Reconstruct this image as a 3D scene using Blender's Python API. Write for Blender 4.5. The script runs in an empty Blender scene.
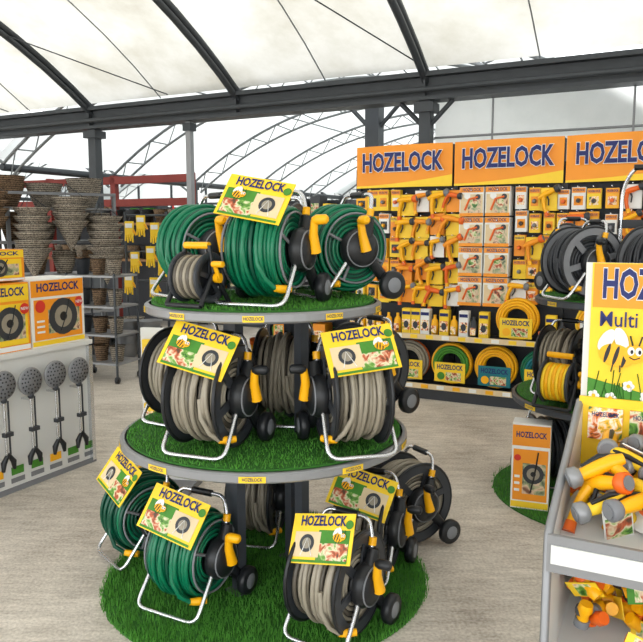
import bpy, math, random
from mathutils import Matrix, Vector, Euler
random.seed(7)
rnd=random.random
def ru(a,b): return a+(b-a)*rnd()
S=bpy.context.scene
COL=S.collection

# ---------------------------------------------------------------- materials
def lin(c):
    out=[]
    for v in c:
        v=v/255.0
        out.append(v/12.92 if v<=0.04045 else ((v+0.055)/1.055)**2.4)
    return tuple(out)+(1.0,)
def mat(name,rgb,rough=0.5,metal=0.0,var=0.12,scale=18.0,bump=0.0,spec=0.4,coat=0.0):
    m=bpy.data.materials.new(name); m.use_nodes=True
    nt=m.node_tree; N=nt.nodes; L=nt.links
    p=N['Principled BSDF']
    p.inputs['Roughness'].default_value=rough
    p.inputs['Metallic'].default_value=metal
    p.inputs['Specular IOR Level'].default_value=spec
    p.inputs['Coat Weight'].default_value=coat
    c=lin(rgb)
    tc=N.new('ShaderNodeTexCoord'); no=N.new('ShaderNodeTexNoise')
    no.inputs['Scale'].default_value=scale; no.inputs['Detail'].default_value=4
    L.new(tc.outputs['Object'],no.inputs['Vector'])
    mx=N.new('ShaderNodeMix'); mx.data_type='RGBA'
    mx.inputs['A'].default_value=tuple(x*(1-var) for x in c[:3])+(1,)
    mx.inputs['B'].default_value=tuple(min(1,x*(1+var)) for x in c[:3])+(1,)
    L.new(no.outputs['Fac'],mx.inputs['Factor'])
    L.new(mx.outputs['Result'],p.inputs['Base Color'])
    if bump>0:
        b=N.new('ShaderNodeBump'); b.inputs['Strength'].default_value=bump; b.inputs['Distance'].default_value=0.01
        L.new(no.outputs['Fac'],b.inputs['Height']); L.new(b.outputs['Normal'],p.inputs['Normal'])
    return m
def mat_print(name,cols,scale=14.0,rough=0.4):
    m=bpy.data.materials.new(name); m.use_nodes=True
    nt=m.node_tree; N=nt.nodes; L=nt.links; p=N['Principled BSDF']; p.inputs['Roughness'].default_value=rough
    tc=N.new('ShaderNodeTexCoord'); no=N.new('ShaderNodeTexNoise'); no.inputs['Scale'].default_value=scale; no.inputs['Detail'].default_value=3
    no.inputs['Distortion'].default_value=0.6
    L.new(tc.outputs['Object'],no.inputs['Vector'])
    cr=N.new('ShaderNodeValToRGB'); e=cr.color_ramp
    n=len(cols)
    while len(e.elements)<n: e.elements.new(0.5)
    for i,c in enumerate(cols):
        e.elements[i].position=0.32+0.36*i/(n-1); e.elements[i].color=lin(c)
    L.new(no.outputs['Fac'],cr.inputs['Fac']); L.new(cr.outputs['Color'],p.inputs['Base Color'])
    return m
def mat_cloth(name,c1,c2,trans=0.6,scale=0.5):
    m=bpy.data.materials.new(name); m.use_nodes=True
    nt=m.node_tree; N=nt.nodes; L=nt.links
    N.remove(N['Principled BSDF']); out=N['Material Output']
    tc=N.new('ShaderNodeTexCoord'); mp=N.new('ShaderNodeMapping'); mp.inputs['Scale'].default_value=(1,1,1)
    no=N.new('ShaderNodeTexNoise'); no.inputs['Scale'].default_value=scale; no.inputs['Detail'].default_value=8; no.inputs['Roughness'].default_value=0.65
    L.new(tc.outputs['Object'],mp.inputs['Vector']); L.new(mp.outputs['Vector'],no.inputs['Vector'])
    cr=N.new('ShaderNodeValToRGB'); cr.color_ramp.elements[0].position=0.3; cr.color_ramp.elements[1].position=0.6
    cr.color_ramp.elements[0].color=lin(c1); cr.color_ramp.elements[1].color=lin(c2)
    L.new(no.outputs['Fac'],cr.inputs['Fac'])
    d=N.new('ShaderNodeBsdfDiffuse'); t=N.new('ShaderNodeBsdfTranslucent'); mx=N.new('ShaderNodeMixShader'); mx.inputs[0].default_value=trans
    L.new(cr.outputs['Color'],d.inputs['Color']); L.new(cr.outputs['Color'],t.inputs['Color'])
    L.new(d.outputs[0],mx.inputs[1]); L.new(t.outputs[0],mx.inputs[2]); L.new(mx.outputs[0],out.inputs['Surface'])
    return m
def mat_floor():
    m=bpy.data.materials.new('concrete_floor'); m.use_nodes=True
    nt=m.node_tree; N=nt.nodes; L=nt.links; p=N['Principled BSDF']; p.inputs['Roughness'].default_value=0.68
    p.inputs['Specular IOR Level'].default_value=0.3
    tc=N.new('ShaderNodeTexCoord')
    mp=N.new('ShaderNodeMapping'); mp.inputs['Rotation'].default_value=(0,0,math.radians(27)); mp.inputs['Scale'].default_value=(1.0,5.0,1)
    L.new(tc.outputs['Object'],mp.inputs['Vector'])
    n1=N.new('ShaderNodeTexNoise'); n1.inputs['Scale'].default_value=3.5; n1.inputs['Detail'].default_value=10; n1.inputs['Roughness'].default_value=0.8
    L.new(mp.outputs['Vector'],n1.inputs['Vector'])
    n2=N.new('ShaderNodeTexNoise'); n2.inputs['Scale'].default_value=1.3; n2.inputs['Detail'].default_value=8; n2.inputs['Roughness'].default_value=0.7
    L.new(tc.outputs['Object'],n2.inputs['Vector'])
    n3=N.new('ShaderNodeTexNoise'); n3.inputs['Scale'].default_value=70; n3.inputs['Detail'].default_value=3
    L.new(tc.outputs['Object'],n3.inputs['Vector'])
    cr=N.new('ShaderNodeValToRGB'); cr.color_ramp.elements[0].position=0.38; cr.color_ramp.elements[1].position=0.6
    cr.color_ramp.elements[0].color=lin((142,133,122)); cr.color_ramp.elements[1].color=lin((219,211,199))
    ad=N.new('ShaderNodeMath'); ad.operation='MULTIPLY_ADD'; ad.inputs[1].default_value=0.4
    a2=N.new('ShaderNodeMath'); a2.operation='MULTIPLY_ADD'; a2.inputs[1].default_value=0.35
    a3=N.new('ShaderNodeMath'); a3.operation='MULTIPLY'; a3.inputs[1].default_value=0.25
    L.new(n3.outputs['Fac'],a3.inputs[0])
    L.new(n2.outputs['Fac'],a2.inputs[0]); L.new(a3.outputs[0],a2.inputs[2])
    L.new(n1.outputs['Fac'],ad.inputs[0]); L.new(a2.outputs[0],ad.inputs[2])
    L.new(ad.outputs[0],cr.inputs['Fac']); L.new(cr.outputs['Color'],p.inputs['Base Color'])
    b=N.new('ShaderNodeBump'); b.inputs['Strength'].default_value=0.35; b.inputs['Distance'].default_value=0.01
    L.new(n3.outputs['Fac'],b.inputs['Height']); L.new(b.outputs['Normal'],p.inputs['Normal'])
    return m
def mat_wicker(name,c1,c2):
    m=bpy.data.materials.new(name); m.use_nodes=True
    nt=m.node_tree; N=nt.nodes; L=nt.links; p=N['Principled BSDF']; p.inputs['Roughness'].default_value=0.8
    tc=N.new('ShaderNodeTexCoord'); w=N.new('ShaderNodeTexWave'); w.bands_direction='Z'; w.inputs['Scale'].default_value=14; w.inputs['Distortion'].default_value=5; w.inputs['Detail Scale'].default_value=6
    L.new(tc.outputs['Object'],w.inputs['Vector'])
    mx=N.new('ShaderNodeMix'); mx.data_type='RGBA'; mx.inputs['A'].default_value=lin(c1); mx.inputs['B'].default_value=lin(c2)
    L.new(w.outputs['Fac'],mx.inputs['Factor']); L.new(mx.outputs['Result'],p.inputs['Base Color'])
    b=N.new('ShaderNodeBump'); b.inputs['Strength'].default_value=0.8; b.inputs['Distance'].default_value=0.01
    L.new(w.outputs['Fac'],b.inputs['Height']); L.new(b.outputs['Normal'],p.inputs['Normal'])
    return m

M_black=mat('black_plastic',(28,30,33),0.38)
M_dark=mat('charcoal_plastic',(50,53,58),0.42)
M_grey=mat('grey_plastic',(118,120,124),0.5)
M_steel=mat('steel_frame_paint',(64,68,72),0.5,0.2,0.2,6)
M_steel2=mat('truss_paint',(128,132,134),0.5,0.1,0.15,6)
M_silver=mat('brushed_aluminium',(215,217,220),0.25,0.9,0.05)
M_rim=mat('shelf_rim_grey',(140,141,143),0.4,0.3,0.06)
M_post=mat('post_grey',(70,74,80),0.45,0.2,0.08)
M_yel=mat('yellow_plastic',(244,176,14),0.35,0,0.06)
M_yel2=mat('lemon_card',(243,203,42),0.45,0,0.05)
M_org=mat('orange_card',(238,148,30),0.45,0,0.14,2.5)
M_org2=mat('orange_plastic',(226,100,28),0.4,0,0.08)
M_red=mat('red_card',(206,50,36),0.45)
M_white=mat('white_card',(230,230,226),0.5,0,0.03)
M_panel=mat('white_panel',(214,215,212),0.45,0,0.03,3)
M_navy=mat('navy_ink',(22,34,98),0.5,0,0.05)
M_grn=mat('green_hose',(8,108,74),0.3,0,0.2,30)
M_grn2=mat('dark_green_hose',(4,72,52),0.3,0,0.2,30)
M_tan=mat('tan_hose',(146,138,122),0.4,0,0.15,30)
M_tan2=mat('taupe_hose',(88,82,72),0.4,0,0.15,30)
M_leaf=mat('leaf_green',(66,130,40),0.6,0,0.3,30)
M_teal=mat('teal_card',(20,110,120),0.5)
M_grass=mat('artificial_grass',(42,98,28),0.85,0,0.5,25,0.5)
M_blade=mat('grass_blade',(72,136,42),0.75,0,0.5,12)
M_print=mat_print('garden_print',[(40,90,30),(110,160,60),(225,215,180),(190,90,50),(90,60,40)],26)
M_print2=mat_print('packaging_print',[(30,30,34),(230,120,30),(245,240,225),(250,190,40),(60,110,60)],30)
M_print3=mat_print('photo_print',[(60,70,60),(150,160,120),(220,190,160),(120,80,60)],18)
M_beige=mat('beige_card',(218,196,156),0.6,0,0.1)
M_redsteel=mat('red_oxide_steel',(128,48,40),0.6,0,0.2,5)
M_peg=mat('pegboard_dark',(48,50,56),0.55,0,0.2,60)
M_wick=mat_wicker('grey_wicker',(74,66,58),(190,178,160))
M_wick2=mat_wicker('brown_wicker',(60,44,32),(160,130,98))
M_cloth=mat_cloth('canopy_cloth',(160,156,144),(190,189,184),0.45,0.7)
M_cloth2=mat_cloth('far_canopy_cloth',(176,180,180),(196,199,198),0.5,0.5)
M_wall=mat_cloth('wall_sheeting',(176,182,182),(202,205,205),0.5,0.4)
M_wall2=mat_cloth('partition_sheeting',(222,225,224),(240,241,240),0.75,0.8)
M_floor=mat_floor()
M_wood=mat('wood_board',(150,112,76),0.7,0,0.25,12)

# ---------------------------------------------------------------- builder
_txt={}
def text_data(s,align,off):
    k=(s,align,off)
    if k in _txt: return _txt[k]
    cu=bpy.data.curves.new('t','FONT'); cu.body=s; cu.size=1.0; cu.align_x=align; cu.align_y='CENTER'; cu.resolution_u=2; cu.offset=off
    ob=bpy.data.objects.new('t',cu); COL.objects.link(ob)
    dg=bpy.context.evaluated_depsgraph_get(); dg.update()
    me=bpy.data.meshes.new_from_object(ob.evaluated_get(dg))
    d=([v.co.copy() for v in me.vertices],[tuple(p.vertices) for p in me.polygons])
    bpy.data.objects.remove(ob); bpy.data.curves.remove(cu); bpy.data.meshes.remove(me)
    _txt[k]=d
    return d
def T(x,y,z): return Matrix.Translation((x,y,z))
def R(ax,deg): return Matrix.Rotation(math.radians(deg),4,ax)
def fillet(pts,r,n=4,closed=False):
    pts=[Vector(p) for p in pts]; out=[]
    N=len(pts)
    for i,p in enumerate(pts):
        if not closed and (i==0 or i==N-1): out.append(p); continue
        a=pts[i-1]; c=pts[(i+1)%N]
        va=(a-p); vc=(c-p); ra=min(r,va.length*0.45); rc=min(r,vc.length*0.45)
        pa=p+va.normalized()*ra; pc=p+vc.normalized()*rc
        for k in range(n+1):
            t=k/n; out.append(pa*(1-t)**2+p*2*t*(1-t)+pc*t*t)
    return out
class B:
    def __init__(s): s.v=[]; s.f=[]; s.mi=[]; s.sm=[]; s.mats=[]; s.M=Matrix.Identity(4)
    def idx(s,m):
        if m not in s.mats: s.mats.append(m)
        return s.mats.index(m)
    def add(s,vs,fs,m,smooth=False):
        o=len(s.v); i=s.idx(m)
        for p in vs: s.v.append(tuple(s.M@Vector(p)))
        for f in fs: s.f.append(tuple(o+k for k in f)); s.mi.append(i); s.sm.append(smooth)
    def box(s,x,y,z,sx,sy,sz,m,rz=0,rx=0,ry=0):
        c=[]
        X=T(x,y,z)@R('Z',rz)@R('Y',ry)@R('X',rx)
        for i in (-.5,.5):
            for j in (-.5,.5):
                for k in (-.5,.5): c.append(X@Vector((i*sx,j*sy,k*sz)))
        s.add(c,[(0,1,3,2),(4,6,7,5),(0,4,5,1),(2,3,7,6),(0,2,6,4),(1,5,7,3)],m)
    def tube(s,pts,r,m,n=8,closed=False,caps=True):
        pts=[Vector(p) for p in pts]; N=len(pts)
        rs=r if isinstance(r,(list,tuple)) else [r]*N
        tang=[]
        for i in range(N):
            if closed: t=pts[(i+1)%N]-pts[i-1]
            else: t=pts[min(i+1,N-1)]-pts[max(i-1,0)]
            tang.append(t.normalized() if t.length>1e-9 else Vector((0,0,1)))
        up=Vector((0,0,1)) if abs(tang[0].z)<0.9 else Vector((1,0,0))
        nrm=(up-tang[0]*up.dot(tang[0])).normalized(); vs=[]
        for i in range(N):
            nrm=nrm-tang[i]*nrm.dot(tang[i]); nrm.normalize(); bi=tang[i].cross(nrm)
            for k in range(n):
                a=2*math.pi*k/n; vs.append(pts[i]+(nrm*math.cos(a)+bi*math.sin(a))*rs[i])
        fs=[]
        for i in range(N if closed else N-1):
            j=(i+1)%N
            for k in range(n):
                l=(k+1)%n; fs.append((i*n+k,i*n+l,j*n+l,j*n+k))
        s.add(vs,fs,m,True)
        if caps and not closed:
            s.add(vs[:n],[tuple(range(n))[::-1]],m); s.add(vs[-n:],[tuple(range(n))],m)
    def cyl(s,p1,p2,r1,m,r2=None,n=14): s.tube([p1,p2],[r1,r1 if r2 is None else r2],m,n)
    def ring(s,c,ax,Rr,r,m,n=36,k=6,wob=0,tilt=(0,0)):
        X=T(*c)@({'X':R('Y',90),'Y':R('X',90),'Z':Matrix.Identity(4)}[ax])@R('X',tilt[0])@R('Y',tilt[1])
        vs=[];fs=[]
        for i in range(n):
            a=2*math.pi*i/n; rr=Rr+wob*math.sin(a*2+c[0]*90)
            for j in range(k):
                b=2*math.pi*j/k; q=rr+r*math.cos(b)
                vs.append(X@Vector((q*math.cos(a),q*math.sin(a),r*math.sin(b))))
        for i in range(n):
            for j in range(k):
                i2=(i+1)%n;j2=(j+1)%k; fs.append((i*k+j,i2*k+j,i2*k+j2,i*k+j2))
        s.add(vs,fs,m,True)
    def lathe(s,c,ax,prof,m,n=28,closed=False,smooth=True):
        X=T(*c)@({'X':R('Y',90),'Y':R('X',90),'Z':Matrix.Identity(4)}[ax])
        vs=[];fs=[];P=len(prof)
        for i in range(n):
            a=2*math.pi*i/n
            for (r,z) in prof: vs.append(X@Vector((r*math.cos(a),r*math.sin(a),z)))
        for i in range(n):
            i2=(i+1)%n
            for j in range(P if closed else P-1):
                j2=(j+1)%P; fs.append((i*P+j,i2*P+j,i2*P+j2,i*P+j2))
        s.add(vs,fs,m,smooth)
    def ell(s,x,y,z,rx,rz,m,rot=0,n=20):
        vs=[]
        ca,sa=math.cos(math.radians(rot)),math.sin(math.radians(rot))
        for i in range(n):
            a=2*math.pi*i/n; u=rx*math.cos(a); w=rz*math.sin(a); vs.append((x+u*ca-w*sa,y,z+u*sa+w*ca))
        s.add(vs,[tuple(range(n))],m)
    def poly(s,pts,m): s.add(pts,[tuple(range(len(pts)))],m)
    def ball(s,c,rx,ry,rz,m,n=14,k=8):
        vs=[];fs=[]
        for j in range(k+1):
            ph=math.pi*j/k
            for i in range(n):
                a=2*math.pi*i/n; vs.append((c[0]+rx*math.sin(ph)*math.cos(a),c[1]+ry*math.sin(ph)*math.sin(a),c[2]+rz*math.cos(ph)))
        for j in range(k):
            for i in range(n):
                i2=(i+1)%n; fs.append((j*n+i,(j+1)*n+i,(j+1)*n+i2,j*n+i2))
        s.add(vs,fs,m,True)
    def text(s,st,x,y,z,size,m,align='CENTER',off=0.015,fit=None,outline=None):
        vs,fs=text_data(st,align,off)
        sx=1.0
        if fit: sx=fit/((max(v.x for v in vs)-min(v.x for v in vs))*size)
        if outline:
            v2,f2=text_data(st,align,off+.022); s.add([(x+v.x*size*sx,y+.0012,z+v.y*size) for v in v2],f2,outline)
        s.add([(x+v.x*size*sx,y,z+v.y*size) for v in vs],fs,m)
    def mesh(s,name):
        me=bpy.data.meshes.new(name); me.from_pydata(s.v,[],s.f)
        for m in s.mats: me.materials.append(m)
        me.polygons.foreach_set('material_index',s.mi); me.polygons.foreach_set('use_smooth',s.sm); me.update()
        return me
    def obj(s,name,loc=(0,0,0),rz=0,sc=1):
        return place(s.mesh(name),name,loc,rz,sc)
def place(me,name,loc=(0,0,0),rz=0,sc=1):
    o=bpy.data.objects.new(name,me); o.location=loc; o.rotation_euler=(0,0,math.radians(rz)); o.scale=(sc,sc,sc); COL.objects.link(o); return o

# ---------------------------------------------------------------- printed things
def bee(b,x,y,z,s):
    b.ell(x-0.35*s,y-0.001,z+0.55*s,0.45*s,0.22*s,M_white,60); b.ell(x+0.15*s,y-0.001,z+0.6*s,0.45*s,0.22*s,M_white,110)
    b.ell(x,y-0.002,z,0.6*s,0.42*s,M_yel,-15)
    for k in (-0.3,0.0,0.3): b.ell(x+k*s,y-0.003,z-k*0.25*s,0.07*s,0.38*s,M_black,-15,12)
    b.ell(x+0.6*s,y-0.004,z+0.1*s,0.36*s,0.34*s,M_yel)
    for k in (0.5,0.76): b.ell(x+k*s,y-0.005,z+0.2*s,0.12*s,0.16*s,M_white,0,12); b.ell(x+k*s+0.03*s,y-0.006,z+0.18*s,0.05*s,0.08*s,M_black,0,10)
    b.tube([(x+0.45*s,y-.005,z-.02*s),(x+.62*s,y-.005,z-.1*s),(x+.8*s,y-.005,z-.02*s)],.02*s,M_black,5)
    b.tube([(x+0.55*s,y-0.004,z+0.4*s),(x+0.45*s,y-0.004,z+0.75*s)],0.03*s,M_black,5); b.tube([(x+0.75*s,y-0.004,z+0.4*s),(x+0.85*s,y-0.004,z+0.75*s)],0.03*s,M_black,5)
    b.tube([(x-.1*s,y-.003,z-.35*s),(x-.15*s,y-.003,z-.6*s)],.025*s,M_black,5); b.tube([(x+.15*s,y-.003,z-.35*s),(x+.15*s,y-.003,z-.6*s)],.025*s,M_black,5)
def tag(b,w=0.285,h=0.19,flip=False):
    g=-1 if flip else 1
    b.box(0,0,0,w,0.003,h,M_yel2)
    b.box(-w*.2*g,-0.002,-h*0.14,w*0.5,0.001,h*0.62,M_leaf)
    b.box(-w*.2*g,-0.0025,-h*0.26,w*0.48,0.001,h*0.34,M_print)
    b.box(w*0.22*g,-0.003,-h*0.12,w*0.42,0.001,h*0.50,M_beige)
    b.text('HOZELOCK',0,-0.0045,h*0.34,h*0.28,M_navy,off=0.03,fit=w*.74)
    b.ell(w*0.22*g,-0.0045,-h*0.10,h*0.18,h*0.18,M_dark); b.ell(w*0.22*g,-0.0052,-h*0.10,h*0.11,h*0.11,M_tan)
    b.tube([(w*.12*g,-.005,-h*.34),(w*.22*g,-.005,0),(w*.30*g,-.005,-h*.34)],.002,M_white,4)
    b.ell(w*.43,-.005,h*.28,h*.09,h*.09,M_leaf)
    bee(b,-w*0.27*g,-0.003,h*0.02,h*0.2)
    b.box(0,-0.004,-h*0.45,w*0.9,0.001,h*0.05,M_leaf)
def carton(b,x,y,z,w,d,h,style=0):
    base=[M_white,M_org,M_yel2,M_dark][style%4]
    b.box(x,y+d/2,z+h/2,w,d,h,base)
    f=y-0.002
    b.box(x,f,z+h*0.86,w*0.98,0.001,h*0.24,M_org if style%4!=1 else M_yel2)
    b.text('HOZELOCK',x,f-0.0015,z+h*0.87,min(w*0.22,h*0.17),M_navy,off=0.03,fit=w*.8)
    b.box(x,f,z+h*0.40,w*0.9,0.001,h*0.60,M_org if style%2==0 else M_yel2)
    b.box(x+w*.1,f-.001,z+h*0.36,w*0.6,0.001,h*0.36,M_print3)
    b.ell(x+w*.08,f-0.0025,z+h*0.42,min(w,h)*0.28,min(w,h)*0.28,M_dark); b.ell(x+w*.08,f-0.0035,z+h*0.42,min(w,h)*0.17,min(w,h)*0.17,M_tan); b.ell(x+w*.08,f-0.0045,z+h*0.42,min(w,h)*0.07,min(w,h)*0.07,M_black)
    b.tube([(x+w*.02,f-.006,z+h*.2),(x+w*.12,f-.006,z+h*.42),(x+w*.2,f-.006,z+h*.68)],.004,M_black,4)
    b.ell(x-w*0.34,f-0.003,z+h*0.60,w*0.09,w*0.09,M_red if style!=2 else M_leaf)
    for q in range(3): b.box(x-w*.34,f-.002,z+h*(.22+.08*q),w*.14,.001,h*.03,M_white)
    b.box(x,f,z+h*0.05,w*0.98,0.001,h*0.07,M_white if style%4!=0 else M_yel2)

def gun(b,cb=None,cn=None,lo=False):
    cb=cb or M_yel; cn=cn or M_dark; n=7 if lo else 14
    b.tube([(0,0.085,0.004),(0,0.05,0.006),(0,0,0.004),(0,-0.055,0)],[0.016,0.024,0.023,0.018],cb,n)
    b.tube([(0,-0.05,0),(0,-0.06,0),(0,-0.085,0),(0,-0.09,0)],[0.022,0.031,0.033,0.026],cn,n)
    b.cyl((0,-0.0905,0),(0,-0.094,0),0.022,M_grey,n=n)
    b.tube([(0,0.045,0),(0,0.065,-0.04),(0,0.08,-0.085),(0,0.085,-0.125)],[0.020,0.017,0.015,0.015],cb,n)
    b.tube([(0,0.085,-0.122),(0,0.087,-0.155)],[0.017,0.019],M_org2 if cb is M_yel else M_yel,n)
    b.tube([(0,0.02,-0.012),(0,0.022,-0.045),(0,0.045,-0.085)],[0.008,0.007,0.006],M_black,5 if lo else 7)
    if not lo: b.tube([(0,0.075,0.018),(0,0.02,0.034),(0,-0.04,0.022)],[0.006,0.009,0.006],M_black,6)

# ---------------------------------------------------------------- hose reels
def reel(hA,hB,kind='open',side=1,label=True,flip=False,tagroll=8,W=None,fm=None):
    if W is None: W=.225 if kind=='open' else .19
    fm=fm or M_dark
    b=B(); cz=0.222; Rr=0.158 if kind=='open' else .163; xs=W/2+0.035
    b.cyl((-W/2,0,cz),(W/2,0,cz),0.14,M_black,n=28)
    n=12 if kind=='open' else 10
    for i in range(n):
        x=-W/2+(i+.5)*W/n; bul=0.014*math.sin(math.pi*(i+.5)/n) if kind=='open' else 0
        b.ring((x,0,cz),'X',Rr+bul+ru(-.002,.003),0.0100,hA if i%2 or rnd()<.3 else hB,wob=0.002,tilt=(ru(-2,2),ru(-2,2)))
    for i in (2,4,5,7,8):
        if i>=n: continue
        x=-W/2+(i+.9)*W/n; b.ring((x,0,cz),'X',Rr+0.024+(0.002 if kind=='open' else -.006),0.0098,hA,wob=0.002,tilt=(ru(-4,4),ru(-5,5)))
    for sx in (-1,1):
        for rr in (0.142,0.123,0.104,0.085): b.ring((sx*(W/2-0.004),0,cz),'X',rr,0.0100,hA if rr!=.123 else hB,k=5)
        xf=sx*(W/2+0.014)
        if kind=='flange':
            b.lathe((xf,0,cz),'X',[(0.155,-.006),(0.198,-.006),(0.204,0),(0.198,.006),(0.155,.006)],fm,closed=True,n=36,smooth=False)
            b.ring((xf,0,cz),'X',0.200,0.0085,M_black,k=6)
            for k in range(6):
                a=k*60+15; b.box(xf,0.11*math.sin(math.radians(a)),cz+0.11*math.cos(math.radians(a)),0.010,0.034,0.11,fm,rx=-a)
            b.lathe((xf,0,cz),'X',[(0.0,.012*sx),(0.05,.012*sx),(0.075,.004*sx),(0.075,-.006*sx)],M_black)
        else:
            b.ring((xf,0,cz),'X',0.15,0.005,M_grey,k=6)
            for k in range(4):
                a=k*90+25; b.cyl((xf,0,cz),(xf,0.152*math.sin(math.radians(a)),cz+0.152*math.cos(math.radians(a))),0.007,M_grey,n=6)
            b.lathe((xf,0,cz),'X',[(0.0,.014*sx),(0.04,.014*sx),(0.06,.004*sx),(0.06,-.006*sx)],M_black)
    b.tube(fillet([(-xs,0.0,cz+.02),(-xs-.01,-.18,.012),(xs+.01,-.18,.012),(xs,0.0,cz+.02)],0.05),0.0090,M_silver,8)
    b.tube(fillet([(-xs,0.0,cz),(-xs,.06,.37),(-xs+.03,.085,.455),(xs-.03,.085,.455),(xs,.06,.37),(xs,0,cz)],0.035),0.0090,M_silver,8)
    b.cyl((-.05,.085,.455),(.05,.085,.455),0.015,M_black,n=12)
    b.cyl((-xs-.01,.15,.062),(xs+.01,.15,.062),0.008,M_silver,n=8)
    for sx in (-1,1):
        b.tube([(sx*xs,0.0,cz),(sx*xs,.07,.16),(sx*xs,.15,.065)],[0.036,0.026,0.022],M_black,10)
        b.lathe((sx*(xs+.038),.15,.062),'X',[(0.02,-.02),(0.055,-.02),(0.062,-.012),(0.062,.012),(0.055,.02),(0.02,.02)],M_black,n=24)
        b.lathe((sx*(xs+.058),.15,.062),'X',[(0.0,.004*sx),(0.03,.002*sx),(0.04,-.004*sx)],M_grey,n=18)
        b.tube([(sx*xs,.035,.305),(sx*xs,.05,.355)],0.019,M_black,10)
        b.tube([(sx*xs,.055,.36),(sx*xs,.062,.39)],0.016,M_yel,10)
    sx=side
    xh=sx*(xs+.012)
    b.lathe((xh,0,cz),'X',[(0.086,-.024*sx),(0.09,0),(0.074,.028*sx),(0.045,.04*sx),(0,.043*sx)],M_black,n=26)
    b.ring((xh+sx*.024,0,cz),'X',.076,.004,M_grey,n=26,k=5)
    b.tube([(xh,0,cz),(xh,.03,cz+.08),(xh,.045,cz+.13)],[0.05,0.034,0.022],M_black,10)
    xc=sx*(xs+.064)
    b.cyl((xh,0,cz),(xc,0,cz),0.024,M_black,n=16)
    b.tube([(xc,0,cz-.01),(xc,-.02,cz+.06),(xc+.01*sx,-.035,cz+.115)],[0.024,0.018,0.015],M_yel,10)
    b.tube([(xc+.004*sx,-.035,cz+.115),(xc+.02*sx,-.036,cz+.118),(xc+.06*sx,-.037,cz+.12),(xc+.068*sx,-.037,cz+.12)],[0.014,0.02,0.019,0.010],M_yel if kind=='open' else M_black,10)
    b.tube([(sx*.04,-.18,cz+.02),(sx*.05,-.19,cz-.05),(sx*.08,-.18,cz-.11),(sx*.10,-.14,cz-.145)],0.0100,hA,8)
    b.tube([(sx*.10,-.14,cz-.145),(sx*.12,-.115,cz-.15),(sx*.145,-.09,cz-.15)],[0.014,.017,.014],M_yel,10)
    b.M=T(-sx*(xs+.012),-.01,cz+.10)@R('X',-70)@Matrix.Scale(0.8,4); 
    b.tube([(0,.05,0),(0,0,0),(0,-.05,0),(0,-.075,0)],[.012,.017,.02,.013],M_yel,10); b.cyl((0,-.078,0),(0,-.05,0),.023,M_org2,n=12)
    b.M=Matrix.Identity(4)
    if label:
        b.M=T(0.005,-.118,.42)@R('Y',tagroll)@R('X',-33); tag(b,flip=flip); b.M=Matrix.Identity(4)
    return b.mesh('hose_reel_cart')
RG1=reel(M_grn,M_grn2,'open',1,True,False,-6)
RG1b=reel(M_grn,M_grn2,'open',1,True,False,10)
RG2=reel(M_grn,M_grn2,'open',1,False)
RT1=reel(M_tan,M_tan2,'flange',1,True,False,12)
RT1b=reel(M_tan,M_tan2,'flange',1,True,True,-12)
RT2=reel(M_tan,M_tan2,'flange',-1,True,True,-6)
RT3=reel(M_tan,M_tan2,'flange',1,False)
RG3=reel(M_grn2,M_grn,'open',1,True,True,12)
RD=reel(M_dark,M_black,'flange',1,False,fm=M_grey)

# ---------------------------------------------------------------- tiered stand
def stand(loc,blades=True,seed=1,rimm=M_rim,zm=.710,zt=1.29):
    random.seed(seed)
    b=B()
    def disc(z,r,th,nb):
        b.lathe((0,0,z),'Z',[(0,-th),(r-.01,-th),(r,-th+.008),(r,-.006),(r-.008,0),(r-.02,.001)],rimm,n=64,smooth=False)
        b.lathe((0,0,z),'Z',[(r-.03,.0),(r-.03,.008),(r*.5,.009),(0,.009)],M_grass,n=64,smooth=False)
        grass(r-.03,z+.008,nb,.014)
    def grass(r,z,nb,h):
        vs=[];fs=[]
        for i in range(nb):
            a=ru(0,2*math.pi); q=r*math.sqrt(rnd()); x=q*math.cos(a); y=q*math.sin(a); t=ru(0,6.28); hh=h*ru(.6,1.3)
            dx=.0022*math.cos(t);dy=.0022*math.sin(t); o=len(vs)
            vs+= [(x-dx,y-dy,z),(x+dx,y+dy,z),(x+ru(-.007,.007),y+ru(-.007,.007),z+hh)]; fs.append((o,o+1,o+2))
        b.add(vs,fs,M_blade)
    b.lathe((0,0,0),'Z',[(.735,0.001),(.735,.010),(.4,.012),(0,.012)],M_grass,n=72,smooth=False)
    grass(.748,.010,26000 if blades else 6000,.026)
    disc(zm,.64,.040,9000 if blades else 2500)
    disc(zt,.52,.040,5000 if blades else 1500)
    for k in range(4):
        a=math.radians(45+90*k+12); x=.2*math.cos(a); y=.2*math.sin(a)
        b.box(x,y,zm/2-.01,.045,.045,zm-.04,M_post,rz=45); b.box(x,y,(zm+zt)/2-.01,.045,.045,zt-zm-.03,M_post,rz=45)
        b.box(x,y,.015,.09,.09,.012,M_post,rz=45)
    b.lathe((0,0,zm-.05),'Z',[(0,-.02),(.32,-.02),(.32,0),(0,0)],M_post,n=24,smooth=False)
    b.lathe((0,0,zt-.05),'Z',[(0,-.02),(.3,-.02),(.3,0),(0,0)],M_post,n=24,smooth=False)
    for (z,r) in ((zm-.021,.6405),(zt-.021,.5205)):
        for k in range(-4,5):
            a0=-90+k*36
            vs=[]
            for j in range(5):
                a=math.radians(a0-4.5+9*j/4)
                vs.append((r*math.cos(a)*1.002,r*math.sin(a)*1.002,z-.012)); vs.append((r*math.cos(a)*1.002,r*math.sin(a)*1.002,z+.012))
            b.add(vs,[(2*j,2*j+2,2*j+3,2*j+1) for j in range(4)],M_yel2)
            am=math.radians(a0)
            b.M=T(r*1.006*math.cos(am),r*1.006*math.sin(am),z+.001)@R('Z',a0+90); b.text('HOZELOCK',0,0,0,.018,M_navy,fit=.075); b.M=Matrix.Identity(4)
    return b.obj('tiered_display_stand',loc)
SC=(-.255,3.19)
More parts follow.
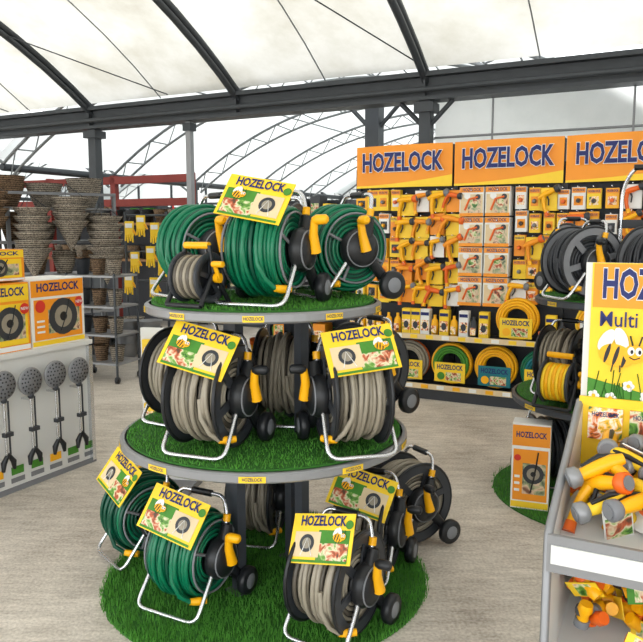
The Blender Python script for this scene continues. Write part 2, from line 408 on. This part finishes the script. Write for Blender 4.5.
stand((SC[0],SC[1],0))
Z1=1.300; Z2=.720; Z0=.013
for me,x,y,z,r in [
    (RG1b,-.22,2.94,Z1,-22),(RG2,.09,3.24,Z1,-62),(RG2,-.545,3.26,Z1,-52),(RT3,-.22,3.50,Z1,-15),
    (RT1,-.44,2.86,Z2,-20),(RT2,.12,2.86,Z2,14),(RT3,-.17,3.30,Z2,-8),(RT3,-.62,3.30,Z2,-30),(RT3,.20,3.44,Z2,-50),
    (RG1b,-.56,2.95,Z0,-28),(RT1b,.06,2.72,Z0,-33),(RG3,-.88,3.40,Z0,-52),(RT1,.22,3.22,Z0,-22),(RT3,.44,3.58,Z0,-60),(RT3,-.33,3.62,Z0,-12)]:
    place(me,'hose_reel_cart',(x,y,z),r)
def compact(h1,h2):
    b=B()
    for i in range(7): b.ring((-.05+i*.0165,0,.115),'X',.08,.009,h1 if i%2 else h2,n=28)
    b.cyl((-.055,0,.115),(.055,0,.115),.07,M_black,n=20)
    for sx in (-1,1):
        b.lathe((sx*.064,0,.115),'X',[(.07,-.006),(.098,-.006),(.102,0),(.098,.006),(.07,.006)],M_dark,closed=True,n=30)
        for k in range(5):
            a=k*72; b.box(sx*.064,.045*math.sin(math.radians(a)),.115+.045*math.cos(math.radians(a)),.008,.018,.08,M_dark,rx=-a)
        b.tube(fillet([(sx*.085,-.09,.01),(sx*.08,0,.14),(sx*.085,.09,.01)],.03),.010,M_black,8)
        b.tube([(sx*.08,0,.12),(sx*.06,0,.24)],.010,M_black,8)
    b.cyl((-.06,0,.24),(.06,0,.24),.014,M_yel,n=10); b.cyl((-.085,-.09,.01),(.085,-.09,.01),.009,M_black,n=8); b.cyl((-.085,.09,.01),(.085,.09,.01),.009,M_black,n=8)
    b.tube([(.09,0,.115),(.11,0,.115)],.02,M_yel,10); b.tube([(.105,0,.115),(.108,-.03,.17)],.009,M_yel,8); b.cyl((.10,-.03,.17),(.15,-.03,.17),.012,M_yel,n=10)
    return b.mesh('compact_hose_reel')
CR=compact(M_tan,M_tan2); CRY=compact(M_yel,M_yel2)
place(CR,'compact_hose_reel',(-.49,2.85,Z1),-30,1.0)

# ---------------------------------------------------------------- right stand
RS=(1.80,4.22)
ZR2=.625; ZR1=1.215
stand((RS[0],RS[1],0),False,5,M_post,.615,1.205)
for me,x,y,z,r,s in [(RD,1.46,4.05,ZR1,-76,.95),(RD,1.82,3.90,ZR1,-66,.95),(RD,1.62,4.52,ZR1,20,1),(RT3,2.15,4.35,ZR1,-20,1),(RT3,1.45,4.25,ZR2,-40,.95),(RD,1.85,4.0,ZR2,-20,1),(RD,1.45,4.45,Z0,0,1),(RT1,2.05,3.95,Z0,0,1)]:
    place(me,'hose_reel_cart',(x,y,z),r,s)
place(CRY,'compact_hose_reel',(1.32,3.92,ZR2),-40,1.2)
for x,y,z,w,d,h,st,r in [(1.21,4.02,Z0,.21,.13,.50,0,-20),(1.49,3.84,Z0,.19,.16,.44,2,-27),(1.50,3.74,ZR2,.17,.14,.47,0,-20),(1.98,3.66,ZR2,.2,.12,.3,2,-10),(1.64,3.73,ZR1,.15,.06,.20,1,-20),(1.92,3.72,ZR1,.16,.06,.28,2,-10)]:
    b=B(); carton(b,0,-d/2,0,w,d,h,st); b.obj('product_carton',(x,y,z),r)
b=B()
b.tube(fillet([(-.05,0,0),(-.05,0,.62),(.0,-.05,.74),(.09,-.05,.74),(.13,0,.64),(.13,0,0)],.07),.011,M_silver,8)
b.cyl((0,-.05,.74),(.08,-.05,.74),.017,M_black,n=10); b.box(.04,0,.02,.26,.16,.04,M_dark); b.lathe((.04,0,.2),'Y',[(.0,-.05),(.10,-.05),(.12,-.03),(.12,.03),(.10,.05),(0,.05)],M_black)
b.ring((.04,-.055,.2),'Y',.09,.010,M_grey); b.box(.04,0,.42,.2,.02,.05,M_black)
b.obj('telescopic_hose_trolley',(1.80,4.24,ZR1),-15)

# ---------------------------------------------------------------- grid frame
GE=Vector((.889,-.459)); GN=Vector((-.459,-.889)); G0=Vector((-3.2,10.4)); GA=-27.3
def G(s,d,z):
    p=G0+GE*s+GN*d; return (p.x,p.y,z)

def hose_coil(b,x,y,z,m1,m2,lab,r=.185):
    for (rr,yy) in ((r,-.02),(r,.03),(r*.87,-.045),(r*.87,.01),(r*.74,-.05),(r*.74,.0),(r*.62,-.035),(r*.62,.02)):
        b.ring((x,y+yy,z),'Y',rr,.0135,m1 if rnd()<.75 else m2,n=30,k=6)
    b.box(x,y-.068,z-r*.42,r*1.6,.012,r*1.0,lab); b.text('HOZELOCK',x,y-.076,z-r*.16,r*.34,M_navy,off=.03,fit=r*1.35)
    b.box(x+r*.2,y-.076,z-r*.62,r*.8,.002,r*.42,M_print); b.ell(x-r*.45,y-.077,z-r*.62,r*.2,r*.2,m1)
def wallunit():
    random.seed(11)
    b=B()
    b.box(2,.03,1.05,4,.05,2.1,M_peg)
    for k in range(5): b.box(k,-.0,1.1,.05,.07,2.2,M_black)
    for k in range(4):
        vs=[];n=8
        for j in range(n+1):
            x=k+.01+.98*j/n; y=-.10-.05*math.sin(math.pi*j/n)
            vs+=[(x,y,2.01),(x,y,2.41)]
        b.add(vs,[(2*j,2*j+2,2*j+3,2*j+1) for j in range(n)],M_org,True)
        b.box(k+.5,-.03,2.21,.98,.1,.38,M_dark)
        b.text('HOZELOCK',k+.5,-.162,2.24,.24,M_navy,off=.035,fit=.82,outline=M_white)
        vs=[]
        for j in range(n+1):
            x=k+.01+.98*j/n; y=-.104-.05*math.sin(math.pi*j/n); vs+=[(x,y,2.01),(x,y,2.03+.09*(j/n)**2)]
        b.add(vs,[(2*j,2*j+2,2*j+3,2*j+1) for j in range(n)],M_yel2,True)
    b.box(2,-.15,.06,4,.34,.12,M_dark); b.box(2,-.325,.125,4,.012,.05,M_beige)
    b.box(2,-.15,.60,4,.34,.025,M_dark); b.box(2,-.325,.60,4,.012,.05,M_beige)
    for k in range(26):
        b.box(.1+k*.155,-.333,.60,.07,.003,.035,M_yel2 if k%3 else M_white); b.box(.06+k*.155,-.333,.125,.07,.003,.035,M_yel if k%2 else M_white)
    for k in range(9):
        m1,m2=[(M_yel,M_leaf),(M_tan,M_org2),(M_leaf,M_yel),(M_yel,M_tan2),(M_grn,M_teal)][k%5]
        hose_coil(b,.22+k*.42,-.2,.345,m1,m2,[M_leaf,M_yel2,M_yel2,M_teal,M_yel2][k%5])
    hose_coil(b,1.66,-.2,.80,M_yel,M_leaf,M_yel2,.18); hose_coil(b,2.35,-.2,.80,M_yel,M_yel2,M_white,.18)
    x=.05
    while x<3.9:
        if 1.44<x<1.89 or 2.12<x<2.56: x+=.1; continue
        q=rnd()
        if q<.35:
            b.lathe((x,-.24,.613),'Z',[(.0,0),(.035,0),(.037,.10),(.03,.14),(.014,.16),(.014,.19),(0,.19)],M_yel if rnd()<.7 else M_dark,n=10); b.box(x,-.279,.67,.05,.003,.07,M_print2)
        else:
            b.box(x,-.22,.613+.12,.088,.08,.24,M_yel2 if rnd()<.85 else M_white); b.box(x,-.262,.70,.075,.002,.1,M_print2); b.ell(x,-.264,.70,.025,.035,M_dark); b.box(x,-.262,.81,.08,.002,.03,M_navy)
        x+=.094
    def hang(x,z,st):
        b.cyl((x,0,z+.10),(x,-.2,z+.10),.004,M_silver,n=5)
        if st=='card':
            m=random.choice([M_yel2,M_yel,M_yel2,M_yel2,M_white,M_org,M_yel])
            w_=random.choice([.095,.105,.115]); h_=random.choice([.17,.19,.20])
            for q in range(2): b.box(x,-.06-.06*q,z,w_,.003,h_,m)
            b.box(x,-.122,z+h_*.36,w_*.95,.004,h_*.22,M_org if m is not M_org else M_yel2); b.text('HOZELOCK',x,-.126,z+h_*.36,.026,M_navy,off=.02,fit=w_*.85)
            b.box(x,-.1225,z-.02,w_*.66,.002,h_*.42,random.choice([M_dark,M_print2,M_org,M_white,M_yel2]))
            b.M=B0@T(x,-.14,z-.02)@R('Z',90)@R('X',ru(50,130))@Matrix.Scale(.42,4)
            b.tube([(-.07,0,0),(0,0,0),(.0,0,-.01),(.07,0,0)],[.03,.05,.04,.05],random.choice([M_yel,M_grey,M_yel,M_org2,M_dark]),8); b.M=B0
        elif st=='gun':
            for q in range(2):
                b.box(x,-.05-.09*q,z-.01,.14,.003,.2,random.choice([M_yel2,M_yel2,M_white,M_org]))
                b.M=B0@T(x,-.08-.09*q,z+.04)@R('Z',90+ru(-12,12))@R('X',-12+ru(-22,22))@Matrix.Scale(ru(.95,1.2),4); gun(b,random.choice([M_org,M_org2,M_yel,M_yel,M_org]),random.choice([M_dark,M_grey,M_org2,M_dark]),True); b.M=B0
        elif st=='box':
            b.box(x,-.1,z,.225,.14,.26,M_white); f=-.173
            b.box(x,f,z+.105,.22,.002,.045,M_org); b.text('HOZELOCK',x,f-.002,z+.105,.042,M_navy,off=.02,fit=.17)
            b.box(x,f,z-.03,.205,.002,.19,M_beige); b.box(x+.03,f-.001,z-.04,.12,.002,.13,M_print3)
            b.box(x,f-.001,z-.12,.22,.002,.03,M_org)
            b.ell(x-.04,f-.003,z+.05,.03,.03,M_white,0,12)
            b.ell(x+.02,f-.003,z-.01,.035,.05,M_print,20); b.tube([(x-.06,f-.004,z-.08),(x-.02,f-.004,z+.02),(x+.06,f-.004,z+.04)],.010,M_org2,6); b.ell(x+.06,f-.006,z+.04,.025,.025,M_dark)
    B0=b.M.copy()
    for r_,z in enumerate((1.87,1.65,1.43,1.21,.99)):
        for c in range(4): hang(.07+c*.12+ru(-.01,.01),z+ru(-.02,.02),'card')
        for c in range(4): hang(.56+c*.155+ru(-.012,.012),z+ru(-.025,.025),'gun')
    for z in (1.86,1.585,1.31,1.035):
        for x in (1.20,1.44): hang(x,z,'box')
    for z in (1.88,1.67,1.46,1.25,1.04):
        for c in range(6): hang(1.64+c*.122+ru(-.006,.006),z+ru(-.015,.015),'gun' if (c+int(z*10))%5==0 else 'card')
    for z in (1.87,1.65,1.43,1.21,.99):
        for c in range(5): hang(2.40+c*.16,z+ru(-.02,.02),'gun' if c%2 else 'card')
        for c in range(6): hang(3.2+c*.125,z,'card')
    return b.obj('garden_watering_wall_shelving',(.39,7.4,0),GA)
wallunit()

# ---------------------------------------------------------------- left sprinkler display
def leftunit():
    b=B(); x0,x1=-1.0,.78; cx=(x0+x1)/2; w=x1-x0
    b.box(cx,.45,.42,w,.9,.82,M_panel)
    b.box(cx,.45,.015,w+.03,.93,.03,M_grey)
    b.box(x1-.012,-.012,.42,.03,.03,.80,M_silver)
    b.box(cx,.45,.845,w+.03,.94,.03,M_panel)
    for k in range(12): b.box(x0+.1+k*.15,-.004,.13,.09,.003,.05,M_leaf if k%3 else M_yel); b.box(x0+.1+k*.15,-.004,.07,.10,.003,.03,M_grey)
    for k in range(9):
        x=x0+.05+k*.195; z=.68+.01*(k%2); y=-.07
        b.lathe((x,y,z),'Y',[(0,-.016),(.03,-.015),(.06,-.008),(.080,.004),(.080,.014),(0,.014)],M_grey,n=26)
        b.ring((x,y-.002,z),'Y',.080,.009,M_rim,n=28,k=6)
        for rr in (.058,.036): b.ring((x,y-.010,z),'Y',rr,.004,M_dark,n=22,k=5)
        for rr,nn in ((.069,16),(.047,12),(.024,6)):
            for j in range(nn):
                a=2*math.pi*j/nn; b.ball((x+rr*math.cos(a),y-.014,z+rr*math.sin(a)),.006,.004,.006,M_black,6,4)
        b.tube([(x,y,z-.07),(x,y,z-.2),(x,y,z-.44)],.008,M_silver,7); b.tube([(x+.035,y+.01,z-.1),(x+.035,y+.01,z-.44)],.006,M_dark,6)
        b.ball((x,y,z-.09),.02,.02,.02,M_dark); b.box(x+.015,y,z-.3,.06,.03,.025,M_dark)
        for sx in (-1,1):
            b.tube([(x+.01,y,z-.42),(x+sx*.035+.01,y,z-.47),(x+sx*.04+.01,y,z-.52)],[.012,.018,.01],M_black,8)
        b.box(x,-.02,z-.11,.03,.1,.012,M_silver)
    x=x1-.01
    for w_,st,h in ((.44,0,.43),(.36,1,.42),(.40,0,.43),(.40,1,.42)):
        xs=x-w_/2
        carton(b,xs,.02,.86,w_,.3,h,st)
        b.ell(xs+w_*.38,.010,.86+h*.62,.034,.034,M_red); b.text('NEW',xs+w_*.38,.008,.86+h*.62,.026,M_white)
        x-=w_+.012
    for k in range(3): carton(b,x1-.66-k*.44,.06,1.292,.42,.2,.19,1)
    return b.obj('sprinkler_display_unit',(-1.95,4.17,0),62.7)
leftunit()

# ---------------------------------------------------------------- front right bin unit
def binunit():
    random.seed(3)
    b=B(); W_=1.1
    def side(x):
        t=.012
        pr=[(0,0),(0,.81),(.03,.83),(.5,1.06),(.52,1.06),(.52,0)]
        a=[(x-t,y,z) for y,z in pr]; c=[(x+t,y,z) for y,z in pr]; n=len(pr)
        b.add(a+c,[tuple(range(n))[::-1],tuple(range(n,2*n))]+[(i,(i+1)%n,n+(i+1)%n,n+i) for i in range(n)],M_panel)
        b.tube([(x,0,.0),(x,0,.81),(x,.03,.83),(x,.5,1.06)],.012,M_rim,6)
    side(0); side(W_)
    b.box(W_/2,.52,.75,W_,.02,1.5,M_panel)
    b.box(W_/2,.27,.02,W_,.5,.04,M_grey)
    b.poly([(0,.0,.74),(W_,.0,.74),(W_,.5,.86),(0,.5,.86)],M_panel)
    b.box(W_/2,-.008,.765,W_,.014,.10,M_rim); b.box(W_/2,-.018,.765,W_*.98,.004,.05,M_panel)
    b.box(W_/2,.49,.97,W_,.01,.22,M_yel2)
    for k in range(9): b.box(.08+k*.12,.48,1.0,.10,.012,.10,random.choice([M_print2,M_white,M_print])); b.text('HOZELOCK',.08+k*.12,.472,1.03,.02,M_navy,fit=.08)
    b.poly([(0,-.0,.40),(W_,0,.40),(W_,.5,.5),(0,.5,.5)],M_panel); b.box(W_/2,-.008,.42,W_,.014,.085,M_rim)
    y=.50
    b.box(.52,y+.008,1.275,1.0,.014,.45,M_yel2)
    b.box(.52,y,1.43,.99,.002,.135,M_org); b.text('HOZELOCK',.05,y-.003,1.432,.125,M_navy,'LEFT',.03,fit=.36,outline=M_white)
    b.text('Multi Spray Guns',.045,y-.003,1.325,.068,M_navy,'LEFT',.005,fit=.38)
    b.poly([(.02,y-.001,1.06),(1.02,y-.001,1.06),(1.02,y-.001,1.12),(.8,y-.001,1.16),(.6,y-.001,1.11),(.4,y-.001,1.15),(.2,y-.001,1.10),(.02,y-.001,1.14)],M_leaf)
    for k in range(20):
        x=.04+k*.05; z=1.08+ru(0,.05)
        for j in range(5):
            a=j*1.256; b.ell(x+.010*math.cos(a),y-.003,z+.010*math.sin(a),.008,.008,M_white,0,8)
        b.ell(x,y-.004,z,.006,.006,M_yel,0,8)
    for k in range(80):
        x=ru(.03,1.0); z=1.07; b.tube([(x,y-.002,z),(x+ru(-.02,.02),y-.002,z+ru(.04,.10))],.0018,M_grass,3)
    bee(b,.10,y-.003,1.215,.085); bee(b,.7,y-.003,1.22,.08)
    cl=[M_yel,M_yel,M_yel2,M_yel,M_org2,M_yel]
    for k in range(70):
        x=ru(.09,W_-.09); yy=ru(.14,.42); z=.80+.20*yy/.5*.6+ru(.0,.12)
        if k<34: x=.11+(k%5)*.095+ru(-.02,.02); yy=.13+(k//5)*.05; z=.80+.24*yy+ru(0,.09)
        b.M=T(x,yy,z)@Euler((ru(-.5,.5),ru(-1.2,1.2),ru(-2.4,1.0))).to_matrix().to_4x4()@Matrix.Scale(.92,4); gun(b,random.choice(cl),random.choice([M_rim,M_grey,M_org2,M_rim]))
        if k%2==0:
            b.box(0.034,0.02,-.05,.003,.09,.13,random.choice([M_yel2,M_white])); b.box(.037,.02,-.06,.002,.08,.08,M_print); b.M=b.M@T(.039,.02,0)@R('Z',90); b.text('HOZELOCK',0,-.002,0,.022,M_navy,fit=.075)
    for k in range(130):
        x=ru(.06,W_-.08); yy=ru(.09,.4)
        if k<80: x=ru(.06,.5)
        z=.46+.2*yy+ru(0,.14)
        b.M=T(x,yy,z)@Euler((ru(-3,3),ru(-3,3),ru(-3,3))).to_matrix().to_4x4()
        b.tube([(0,-.03,0),(0,-.01,0),(0,0,0),(0,.03,0)],[.018,.021,.015,.017],random.choice([M_yel,M_yel,M_org2,M_yel,M_yel]),12); b.cyl((0,.02,0),(0,.042,0),.021,random.choice([M_org2,M_dark,M_grey]),n=12)
        if k%3==0: b.box(0,0,.024,.06,.09,.002,M_leaf if k%9==0 else M_yel2); b.box(0,0,.0255,.05,.05,.001,M_print)
    b.M=Matrix.Identity(4)
    return b.obj('spray_gun_bin_display',(.594,1.80,0),GA)
binunit()

b=B(); b.box(0,.05,.5,.34,.03,1.0,M_panel); b.box(0,0,.02,.36,.25,.04,M_grey)
for i in range(2):
    for j in range(4): b.box(-.08+i*.16,.0,.25+j*.2,.12,.03,.17,random.choice([M_yel2,M_white,M_org])); b.box(-.08+i*.16,-.018,.24+j*.2,.1,.003,.1,M_print2)
b.obj('accessory_rack',(-.96,4.35,0),-10)

# ---------------------------------------------------------------- building shell
b=B(); b.poly([(-40,-25,0),(40,-25,0),(40,45,0),(-40,45,0)],M_floor); b.obj('floor')
def arch_h(d,span,rise):
    Rr=(span*span/4+rise*rise)/(2*rise); return math.sqrt(max(0,Rr*Rr-(span/2-d)**2))-(Rr-rise)
Hg=3.2
b=B(); n=24; vs=[]; ns=28
for i in range(ns+1):
    s=-13+31*i/ns
    for j in range(n+1):
        d=10*j/n
        vs.append(G(s,d,Hg+.16+arch_h(d,10,1.5)))
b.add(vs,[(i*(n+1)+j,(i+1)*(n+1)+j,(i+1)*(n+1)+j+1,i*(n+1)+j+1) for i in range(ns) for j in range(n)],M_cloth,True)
b.obj('ceiling')
b=B()
for k in range(-5,8):
    s=k*2.45
    for off,r in ((0.07,.045),(-.02,.04)):
        b.tube([G(s,10*j/24,Hg+off+arch_h(10*j/24,10,1.5)) for j in range(25)],r,M_steel,6)
    q=1.2
    b.tube([G(s+q,10*j/20,Hg+.14+arch_h(10*j/20,10,1.5)) for j in range(21)],.008,M_grey,5)
b.tube([G(-12,2.6,Hg+.1+arch_h(2.6,10,1.5)),G(17,2.6,Hg+.1+arch_h(2.6,10,1.5))],.010,M_steel,5)
for s0,s1 in ((-3.9,-1.6),(-1.2,1.4),(3.2,4.9)):
    b.tube([G(s0,2.6,Hg+.1+arch_h(2.6,10,1.5)),G(s1,.1,Hg+.15)],.008,M_steel,5)
b.obj('roof_arch_frame')
b=B()
def gbox(b,s0,s1,d,z,wd,h,m):
    c=G((s0+s1)/2,d,z); b.box(c[0],c[1],c[2],s1-s0,wd,h,m,rz=GA)
gbox(b,-13,18,0,3.27,.30,.05,M_steel); gbox(b,-13,18,0,3.14,.10,.22,M_steel); gbox(b,-13,18,0,3.02,.26,.04,M_steel)
for k in range(-6,8): gbox(b,k*2.45,k*2.45+.02,.0,3.14,.24,.22,M_steel)
b.tube([G(-13,.17,3.10),G(18,.17,3.10)],.03,M_steel,6)
b.obj('gutter_beam')
def column(x,y,w,h,br=0,m=None):
    m=m or M_steel
    b=B(); b.box(0,0,h/2,w,w,h,m); b.box(0,0,.01,w*2,w*2,.02,m); b.box(0,0,h-.07,w*1.7,w*1.7,.1,M_steel)
    if br:
        for sx in (-1,1): b.tube([(0,0,h-br),(sx*br,0,h)],.028,M_steel,6)
    b.obj('steel_column',(x,y,0),GA)
for s,w,br,m in ((0,.13,0,None),(4.9,.13,.3,None),(9.8,.14,0,None),(-4.9,.14,0,None),(1.66,.075,0,M_rim)):
    p=G(s,0,0); column(p[0],p[1],w,3.0,br,m)
column(.66,9.2,.18,3.4,.6)
def vault(s0,span):
    b=B(); n=20; vs=[]; D=[-.2,-13]
    for dd in D:
        for j in range(n+1):
            q=span*j/n; vs.append(G(s0+q,dd,2.72+arch_h(q,span,1.55)))
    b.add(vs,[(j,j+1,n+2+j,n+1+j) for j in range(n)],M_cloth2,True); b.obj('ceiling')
    b=B()
    for k in range(6):
        dd=-.34-2.5*k
        up=[G(s0+span*j/32,dd,2.66+arch_h(span*j/32,span,1.55)) for j in range(33)]
        lo=[G(s0+.15+(span-.3)*j/32,dd,2.42+arch_h(span*j/32,span,1.55)) for j in range(33)]
        b.tube(up,.028,M_steel2,5); b.tube(lo,.024,M_steel2,5)
        for j in range(32): b.tube([up[j],lo[j+1]] if j%2 else [lo[j],up[j+1]],.011,M_steel2,4)
    for q in (.25,.5,.75):
        z=2.69+arch_h(span*q,span,1.55); b.tube([G(s0+span*q,-.3,z),G(s0+span*q,-13,z)],.014,M_steel2,5)
    b.tube([G(s0,-.3,2.6),G(s0,-13,2.6)],.06,M_steel,6)
    b.obj('roof_truss_arches')
    for k in range(1,6):
        p=G(s0,-.34-2.5*k,0); column(p[0],p[1],.08,2.6)
vault(-2.31,9.6); vault(-11.91,9.6); vault(7.29,9.6)
def wall(name,a,c,z0,z1,m=M_wall):
    b=B(); p=G(*a,0); q=G(*c,0)
    b.poly([(p[0],p[1],z0),(q[0],q[1],z0),(q[0],q[1],z1),(p[0],p[1],z1)],m); return b.obj(name)
wall('wall_back',(-12,-12.9),(17,-12.9),0,4.4)
wall('wall_left',(-12,-12.9),(-12,10),0,5.0)
wall('wall_right',(16.9,-12.9),(16.9,10),0,5.0)
wall('wall_partition',(4.95,-.16),(16.8,-.16),0,3.15,M_wall2)
b=B()
for k in range(8): b.tube([G(5.6+k*1.4,-.13,0),G(5.6+k*1.4,-.13,3.1)],.012,M_rim,5)
b.tube([G(4.95,-.13,2.62),G(16.8,-.13,2.62)],.014,M_rim,5)
b.obj('trim_2')
b=B()
for k in range(20):
    p=G(-12+k*1.5,-12.8,0); b.box(p[0],p[1],1.6,.06,.06,3.2,M_steel,rz=GA)
for z in (1.0,2.5): 
    c=G(2.5,-12.8,z); b.box(c[0],c[1],z,29,.06,.08,M_steel,rz=GA)
b.obj('trim_1')

# ---------------------------------------------------------------- background stock
def bg_gondola(name,loc,L,H,rz,mats,seed,shelfz=(.2,.6,1.0,1.4)):
    random.seed(seed); b=B()
    b.box(0,.25,H/2,L,.04,H,M_peg); b.box(0,.05,.08,L,.4,.16,M_dark)
    for z in shelfz:
        b.box(0,.06,z,L,.36,.025,M_grey)
        x=-L/2+.08
        while x<L/2-.06:
            w=ru(.07,.18); h=ru(.14,.32); m=random.choice(mats)
            if rnd()<.35: b.lathe((x,-.02,z+.012),'Z',[(0,0),(w*.35,0),(w*.45,h*.7),(w*.2,h*.85),(w*.2,h),(0,h)],m,n=10)
            else: b.box(x,0,z+.012+h/2,w*.9,.2,h,m); b.box(x,-.102,z+h*.5,w*.7,.003,h*.5,random.choice([M_print2,M_print3,M_print]))
            x+=w+.01
    for sx in (-1,1): b.box(sx*L/2,.1,H/2,.04,.3,H,M_dark)
    return b.obj(name,loc,rz)
mx=[M_dark,M_yel2,M_org,M_white,M_leaf,M_red,M_beige,M_grey]
bg_gondola('stocked_gondola',(-.15,8.7,0),1.1,1.95,GA,[M_dark,M_dark,M_yel2,M_org,M_white,M_leaf,M_black],21,(.2,.6,1.0,1.35,1.7))
bg_gondola('stocked_gondola',(-1.5,12.2,0),2.6,2.0,GA,mx,22,(.2,.6,1.0,1.4,1.7))
bg_gondola('stocked_gondola',(-4.6,14.6,0),3.4,2.1,GA,[M_dark,M_grey,M_leaf,M_beige,M_wood],23,(.2,.6,1.0,1.4,1.8))
b=B(); random.seed(61)
for z in (2.05,2.42): b.box(0,0,z,4.6,.1,.12,M_redsteel)
for x in (-2.3,-.8,.7,2.3): b.box(x,0,1.25,.1,.1,2.5,M_redsteel)
b.box(0,.2,1.7,4.4,.5,.04,M_wood); b.box(0,.2,1.1,4.4,.5,.04,M_wood); b.box(0,.4,1.0,4.4,.05,1.9,M_peg)
for k in range(14):
    x=-2+k*.3
    for zz in (1.72,1.12): b.lathe((x,.1,zz),'Z',[(0,0),(.08,0),(.13,.2),(.14,.22),(.12,.2)],random.choice([M_dark,M_black,M_wick,M_wick2]),n=14)
b.obj('red_pallet_racking',(-4.1,12.6,0),GA)
def baskets():
    random.seed(31); b=B()
    L=2.3
    for x in (-L/2,0,L/2):
        for y in (0,.5): b.box(x,y,.9,.04,.04,1.8,M_grey)
    for z in (.15,.62,1.05,1.42):
        b.box(0,.25,z,L,.5,.03,M_rim)
        x=-L/2+.17
        while x<L/2-.1:
            r=ru(.11,.16); m=random.choice([M_wick,M_wick,M_wick2]); n=random.choice([1,2,3])
            for q in range(n):
                zz=z+.016+q*.055; b.lathe((x,.16,zz),'Z',[(0,0),(r*.6,0),(r*.85,.12),(r,.2),(r*1.06,.205),(r*.95,.19),(r*.6,.03),(0,.02)],m,n=18)
            x+=r*2+.06
    b.box(0,-.05,1.95,L,.03,.03,M_grey)
    for x in (-L/2,L/2): b.box(x,-.02,1.87,.03,.06,.2,M_grey)
    for x,n,zt in ((-1.0,3,1.92),(-.62,5,1.80),(-.22,4,1.90),(.2,6,1.74),(.6,4,1.86),(.98,6,1.66)):
        m=random.choice([M_wick,M_wick2,M_wick])
        for q in range(n):
            zz=zt-q*.085; b.lathe((x,-.2,zz),'Z',[(0,-.30),(.04,-.22),(.13,-.04),(.185,.03),(.195,.05),(.165,.03),(.04,-.16)],m,n=18)
        for a in range(3): b.tube([(x+.18*math.cos(a*2.1),-.2+.18*math.sin(a*2.1),zt+.03),(x,-.06,zt+.2)],.004,M_dark,4)
    for x,m,n in ((-.85,M_wick2,1),(-.4,M_wick,3),(.05,M_wick2,2),(.45,M_wick,1),(.9,M_wick,2)):
        for q in range(n): b.lathe((x,.25,1.80+q*.07),'Z',[(0,0),(.10,0),(.16,.14),(.20,.26),(.21,.27),(.18,.25),(.1,.03),(0,.02)],m,n=18)
    b.box(0,.25,1.79,L,.5,.02,M_rim)
    return b
baskets().obj('wicker_basket_shelving',(-3.45,8.0,0),35,1.03)
b=B(); random.seed(41)
for k in range(5):
    x=(k%3)*.3; y=(k//3)*.3
    for q in range(4): b.lathe((x,y,.005+q*.09),'Z',[(0,0),(.10,0),(.13,.12),(.15,.2),(.16,.205),(.14,.19),(.09,.02),(0,.02)],random.choice([M_wick,M_rim]),n=18)
b.obj('plant_pot_stack',(-2.75,8.95,0),0)
b=B(); random.seed(51)
b.tube([(-.3,0,0),(-.3,0,1.85)],.02,M_steel,6); b.tube([(.3,0,0),(.3,0,1.85)],.02,M_steel,6)
for z in (.9,1.3,1.8): b.tube([(-.3,0,z),(.3,0,z)],.015,M_steel,6)
b.box(0,0,.03,.7,.3,.05,M_steel)
for x,z in ((-.22,1.62),(-.05,1.7),(.15,1.6),(-.15,1.2),(.08,1.28),(.25,1.15),(-.25,.9),(.12,.85)):
    b.box(x,-.05,z,.12,.03,.2,M_yel2); b.box(x,-.067,z+.04,.10,.003,.06,M_white)
    for q in range(4): b.tube([(x-.045+q*.03,-.06,z-.08),(x-.055+q*.036,-.06,z-.17-.02*(q%2))],[.016,.012],M_yel2,7)
    b.tube([(x+.06,-.06,z-.02),(x+.1,-.06,z-.09)],[.018,.012],M_yel,7)
    b.tube([(x,-.05,z+.1),(x,0,z+.16)],.006,M_dark,5)
b.obj('hanging_yellow_glove_display',(-2.42,10.0,0),-10)
b=B()
for x in (-.3,.3):
    for y in (-.2,.2): b.tube([(x,y,.06),(x,y,1.15)],.014,M_steel,6)
for z in (.2,.5,.8,1.12):
    b.box(0,0,z,.62,.42,.02,M_rim)
    for k in range(3): b.lathe((-.2+k*.2,-.05,z+.01),'Z',[(0,0),(.06,0),(.08,.16),(.09,.17),(.07,.15),(.05,.02)],[M_dark,M_wick2,M_wick][k],n=14)
for x in (-.3,.3):
    for y in (-.2,.2): b.lathe((x,y,.035),'X',[(0,-.015),(.035,-.015),(.035,.015),(0,.015)],M_black,n=12)
b.obj('plant_trolley',(-2.35,7.7,0),-20)
b=B(); b.box(0,0,0,.3,.14,.1,M_dark); b.box(0,-.06,-.05,.26,.04,.02,M_white); b.tube([(0,0,.05),(0,0,.25)],.012,M_dark,6); b.obj('ceiling_floodlight',G(-.6,1.75,3.98),GA)

# ---------------------------------------------------------------- light and camera
w=bpy.data.worlds.new('sky'); S.world=w; w.use_nodes=True
bg=w.node_tree.nodes['Background']; bg.inputs['Color'].default_value=(.95,.98,1,1); bg.inputs['Strength'].default_value=3.6
l=bpy.data.lights.new('sun','SUN'); l.energy=4.5; l.angle=math.radians(12); l.color=(1,.98,.95)
o=bpy.data.objects.new('sun',l); o.rotation_euler=(math.radians(-25),math.radians(-14),0); COL.objects.link(o)
cam=bpy.data.cameras.new('camera'); cam.lens=36*720/643; cam.sensor_width=36; cam.clip_end=200
c=bpy.data.objects.new('camera',cam); c.location=(0,0,1.6); c.rotation_euler=(math.radians(90-7.2),0,0); COL.objects.link(c); S.camera=c
S.view_settings.view_transform='Standard'
S.view_settings.look='None'
S.view_settings.exposure=0.0
